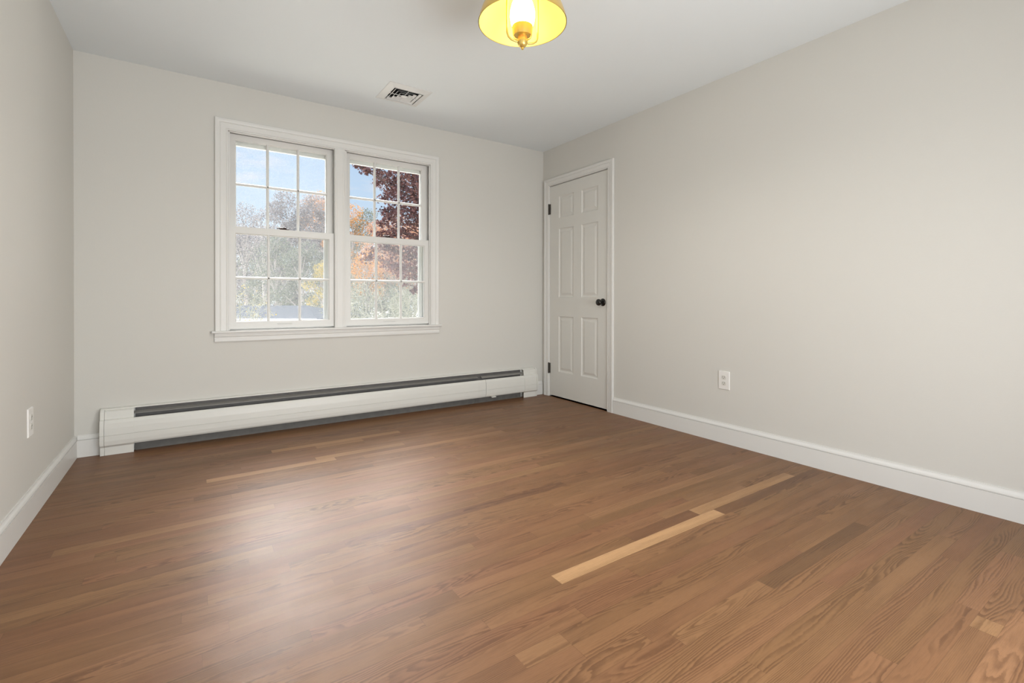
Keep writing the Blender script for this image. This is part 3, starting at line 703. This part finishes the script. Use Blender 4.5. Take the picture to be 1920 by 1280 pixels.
# (u of the trunk, depth, v of the top, crown radius, crown bottom v, material, leaves, label)
woods = [
    (462, 58, 396, 3.0, 470, GREY, 2600, 'thin brown oak with sky showing through, at the left pane'),
    (430, 52, 420, 3.2, 560, GREY, 5200, 'brown tree behind the left end of the grey roof'),
    (498, 50, 402, 2.2, 500, GREY, 2200, 'narrow brown tree left of the big round crown'),
    (536, 56, 378, 3.9, 540, GREY, 15000, 'tall grey-brown round tree in the middle of the left window'),
    (590, 58, 384, 3.9, 545, GREY, 15000, 'grey-brown tree with orange crown tips behind it, right of the tallest tree'),
    (600, 64, 377, 3.4, 440, ORANGE, 5200, 'orange treetop showing above the grey-brown tree'),
    (480, 66, 470, 3.6, 590, OLIVE, 9000, 'olive low tree behind the roof, left pane'),
    (520, 46, 455, 2.9, 585, OLIVE, 9000, 'olive green tree standing just behind the roof ridge'),
    (572, 44, 468, 2.8, 590, OLIVE, 9000, 'olive tree behind the right end of the roof'),
    (610, 36, 500, 1.6, 600, YELLOW, 4200, 'small yellow tree right of the grey roof'),
    (655, 56, 400, 3.6, 560, ORANGE, 7000, 'orange and tan tree behind the mullion'),
    (690, 58, 408, 3.4, 560, OLIVE, 9000, 'green tree at the left pane of the right window'),
    (735, 46, 420, 3.4, 560, PEACH, 12000, 'peach coloured tree behind the dark red maple'),
    (790, 44, 425, 3.4, 560, PEACH, 10000, 'peach tree at the right jamb behind the maple'),
    (690, 38, 480, 1.7, 560, ORANGE, 3800, 'small orange tree in front of the green one'),
    (715, 40, 530, 3.2, 640, OLIVE, 8000, 'low olive tree under the maple'),
    (775, 38, 530, 3.2, 640, OLIVE, 8000, 'low olive tree by the right jamb'),
    (640, 44, 520, 3.0, 620, OLIVE, 7000, 'low olive tree hidden by the mullion'),
    (470, 84, 440, 4.6, 620, GREY, 9000, 'distant grey tree line tree at far left'),
    (545, 98, 432, 5.4, 620, GREY, 14000, 'distant grey tree behind the olive trees'),
    (640, 84, 438, 5.2, 620, OLIVE, 12000, 'distant tree behind the orange one'),
    (740, 98, 438, 5.6, 620, GREY, 12000, 'distant tree behind the peach trees'),
]
for i, (u, d, vt_, cr_, vb_, lmat, nl, lab) in enumerate(woods):
    h_ = hgt(vt_, d); z0_ = max(.8, hgt(vb_, d))
    tree('tree', gbase(u, d), h_, cr_, z0_, 16, nl, .0030*d if d < 80 else .0045*d, lmat, BARK, lab, 'tree', G, 100+i, trunk_r=.14+.002*d)

# dark red maple close to the house
def maple():
    rnd = random.Random(5)
    base = Vector(gbase(862, 12.5)); e = empty('maple_tree', base)
    tag(e, 'dark red maple filling the right side of the right window', 'tree')
    tm = MB(); top = base+Vector((0, 0, 8.6))
    tm.tube([base.lerp(top, i/6)+Vector((.08*math.sin(i*2), .08*math.cos(i*3), 0)) for i in range(7)], [.20*(1-.8*i/6) for i in range(7)], 8)
    # sprays of leaves: (u, v, radius in px, depth)
    sp = [(700, 312, 14), (688, 322, 9), (716, 330, 20), (740, 335, 22), (765, 345, 26), (790, 330, 30), (735, 352, 14), (775, 372, 22), (795, 385, 26), (712, 342, 12),
          (722, 372, 12), (744, 366, 14), (762, 392, 20), (738, 392, 14), (724, 395, 10), (728, 408, 13), (742, 412, 16), (775, 412, 20), (795, 415, 16), (716, 420, 9), (750, 432, 14), (738, 440, 14), (716, 438, 12), (765, 440, 12), (780, 446, 12),
          (700, 470, 10), (690, 482, 12), (720, 462, 14), (740, 466, 16), (765, 474, 18), (788, 470, 16), (712, 486, 8), (728, 494, 14), (745, 500, 16), (772, 500, 22), (752, 516, 12), (778, 520, 14), (760, 532, 7), (784, 540, 9), (775, 546, 5), (668, 311, 6), (680, 312, 7),
          (700, 296, 14), (730, 300, 26), (770, 300, 30), (800, 290, 40)]
    sp += [(830, v, 50) for v in range(180, 520, 45)]+[(880, v, 70) for v in range(150, 480, 60)]+[(940, v, 60) for v in range(200, 460, 60)]+[(900, 60, 70), (840, 110, 55), (800, 200, 60), (960, 120, 60), (760, 240, 40)]
    pts = []
    for u, v, r in sp:
        dpt = 12.3+rnd.uniform(-1.2, 1.2)+(0 if u < 810 else rnd.uniform(-1, 1)); cpt = at(u, v, dpt); rr = r/FPX*dpt
        s = base.lerp(top, min(max((cpt.z-GZ)*.75/8.6, .15), .95)); mid = s.lerp(cpt, .5)+Vector((0, 0, .35))
        tm.tube([s, mid, cpt], [.035, .018, .005], 5)
        for k in range(3):
            dd = Vector((rnd.gauss(0, 1), rnd.gauss(0, 1), rnd.gauss(0, .4))).normalized(); tm.tube([mid.lerp(cpt, .6+.15*k), cpt+dd*rr*.8], [.008, .003], 4)
        nl = int(26+r*r*.47)
        for k in range(nl):
            dd = Vector((rnd.gauss(0, 1), rnd.gauss(0, 1), rnd.gauss(0, .75)))*.58
            pts.append(cpt+dd*rr)
    tm.build('trunk', DARKBARK, e)
    vs_, fs_ = leaves_mesh(pts, .070, rnd, 'maple')
    me = D.meshes.new('foliage'); me.from_pydata([tuple(v) for v in vs_], [], fs_); me.materials.append(RED)
    o = D.objects.new('foliage', me); C.objects.link(o); o.parent = e; o.matrix_parent_inverse = Matrix.Translation(-base)
maple()

# pale arching bare shrubs
def twig_shrub(u, depth, vtop, n, width, label, seed, lm_=None, nl=0):
    rnd = random.Random(seed); base = Vector(gbase(u, depth)); e = empty('bare_shrub', base); tag(e, label, 'shrub', 'pale bare shrubs outside')
    h_ = hgt(vtop, depth); m = MB(); tips = []
    for i in range(n):
        a = rnd.uniform(0, 6.28); rr = width*rnd.random()**.5; hh = h_*rnd.uniform(.6, 1.0)
        p0 = base+Vector((rnd.uniform(-.3, .3), rnd.uniform(-.3, .3), 0)); p1 = base+Vector((math.cos(a)*rr*.35, math.sin(a)*rr*.35, hh*.6)); p2 = base+Vector((math.cos(a)*rr*.75, math.sin(a)*rr*.75, hh)); p3 = base+Vector((math.cos(a)*rr*1.15, math.sin(a)*rr*1.15, hh*rnd.uniform(.7, .95)))
        m.tube([p0, p1, p2, p3], [.022, .014, .009, .004], 4)
        for k in range(9):
            t = rnd.random(); q = p1.lerp(p2, t) if rnd.random() < .5 else p2.lerp(p3, t)
            d = Vector((rnd.gauss(0, 1), rnd.gauss(0, 1), rnd.gauss(.4, .7))).normalized()*rnd.uniform(.3, .9)
            m.tube([q, q+d*.6+Vector((0, 0, .08)), q+d+Vector((0, 0, -.05))], [.008, .005, .002], 4); tips.append(q+d*rnd.random()); tips.append(q+d*rnd.random())
    m.build('stems', PALEBARK, e)
    if nl:
        pts = [rnd.choice(tips)+Vector((rnd.gauss(0, .15), rnd.gauss(0, .15), rnd.gauss(0, .15))) for _ in range(nl)]
        vs_, fs_ = leaves_mesh(pts, .06, rnd); me = D.meshes.new('foliage'); me.from_pydata([tuple(v) for v in vs_], [], fs_); me.materials.append(lm_)
        o = D.objects.new('foliage', me); C.objects.link(o); o.parent = e; o.matrix_parent_inverse = Matrix.Translation(-base)
twig_shrub(685, 15, 528, 46, 1.5, 'pale bare shrub with arching stems in the lower left panes of the right window', 21, OLIVE, 1800)
twig_shrub(745, 19, 534, 46, 1.4, 'pale bare shrub with arching stems under the red maple', 22, OLIVE, 1800)
twig_shrub(805, 15.5, 540, 30, 1.3, 'pale bare shrub beside the right window jamb', 23, OLIVE, 900)
twig_shrub(452, 15, 545, 26, .9, 'thin branching shrub in front of the left end of the grey roof', 24, YELLOW, 500)

# neighbour's house
hs_ = empty('house', gbase(510, 28)); tag(hs_, 'neighbouring house with a pale grey hip roof and white gutter', 'house')
A = at(430, 572.5, 30); B = at(576, 572.5, 30); A2 = at(405, 598, 26); B2 = at(594, 598, 26)
A.z = B.z = (A.z+B.z)/2; A2.z = B2.z = (A2.z+B2.z)/2
dv = (B2-A2).normalized(); nv = Vector((-dv.y, dv.x, 0))
if nv.dot(CF) < 0: nv = -nv
dep = 2*abs((A-A2).dot(nv)); A3 = A2+nv*dep; B3 = B2+nv*dep
m = MB(); th = Vector((0, 0, -.12))
rv = [A2, B2, B3, A3, A+dv*.2, B]
m.add(rv+[p+th for p in rv[:4]], [(0, 1, 5, 4), (1, 2, 5), (2, 3, 4, 5), (3, 0, 4), (0, 6, 7, 1), (1, 7, 8, 2), (2, 8, 9, 3), (3, 9, 6, 0), (6, 9, 8, 7)])
m.build('roof', ROOF, hs_)
m = MB(); ins = .35
q = [A2+dv*ins+nv*ins, B2-dv*ins+nv*ins, B3-dv*ins-nv*ins, A3+dv*ins-nv*ins]
zt_ = A2.z-.13
m.add([(p.x, p.y, zt_) for p in q]+[(p.x, p.y, GZ) for p in q], [(0, 1, 5, 4), (1, 2, 6, 5), (2, 3, 7, 6), (3, 0, 4, 7), (0, 1, 2, 3)])
m.build('wall', SIDING, hs_)
m = MB(); g0 = A2-nv*.06+th*.2; g1 = B2-nv*.06+th*.2; m.tube([g0, g1], .05, 8); m.build('gutter', GUTTER, hs_)
for k in (.2, .42, .66, .86):
    p = A2.lerp(B2, k)+nv*(ins-.02); m = MB(); a = p-dv*.45; b_ = p+dv*.45
    m.add([(a.x, a.y, zt_-.25), (b_.x, b_.y, zt_-.25), (b_.x, b_.y, zt_-1.3), (a.x, a.y, zt_-1.3)]+[(x.x+nv.x*.06, x.y+nv.y*.06, z) for x, z in ((a, zt_-.25), (b_, zt_-.25), (b_, zt_-1.3), (a, zt_-1.3))], [(0, 1, 2, 3), (4, 5, 6, 7), (0, 1, 5, 4), (1, 2, 6, 5), (2, 3, 7, 6), (3, 0, 4, 7)])
    m.build('window', PANEG, hs_)
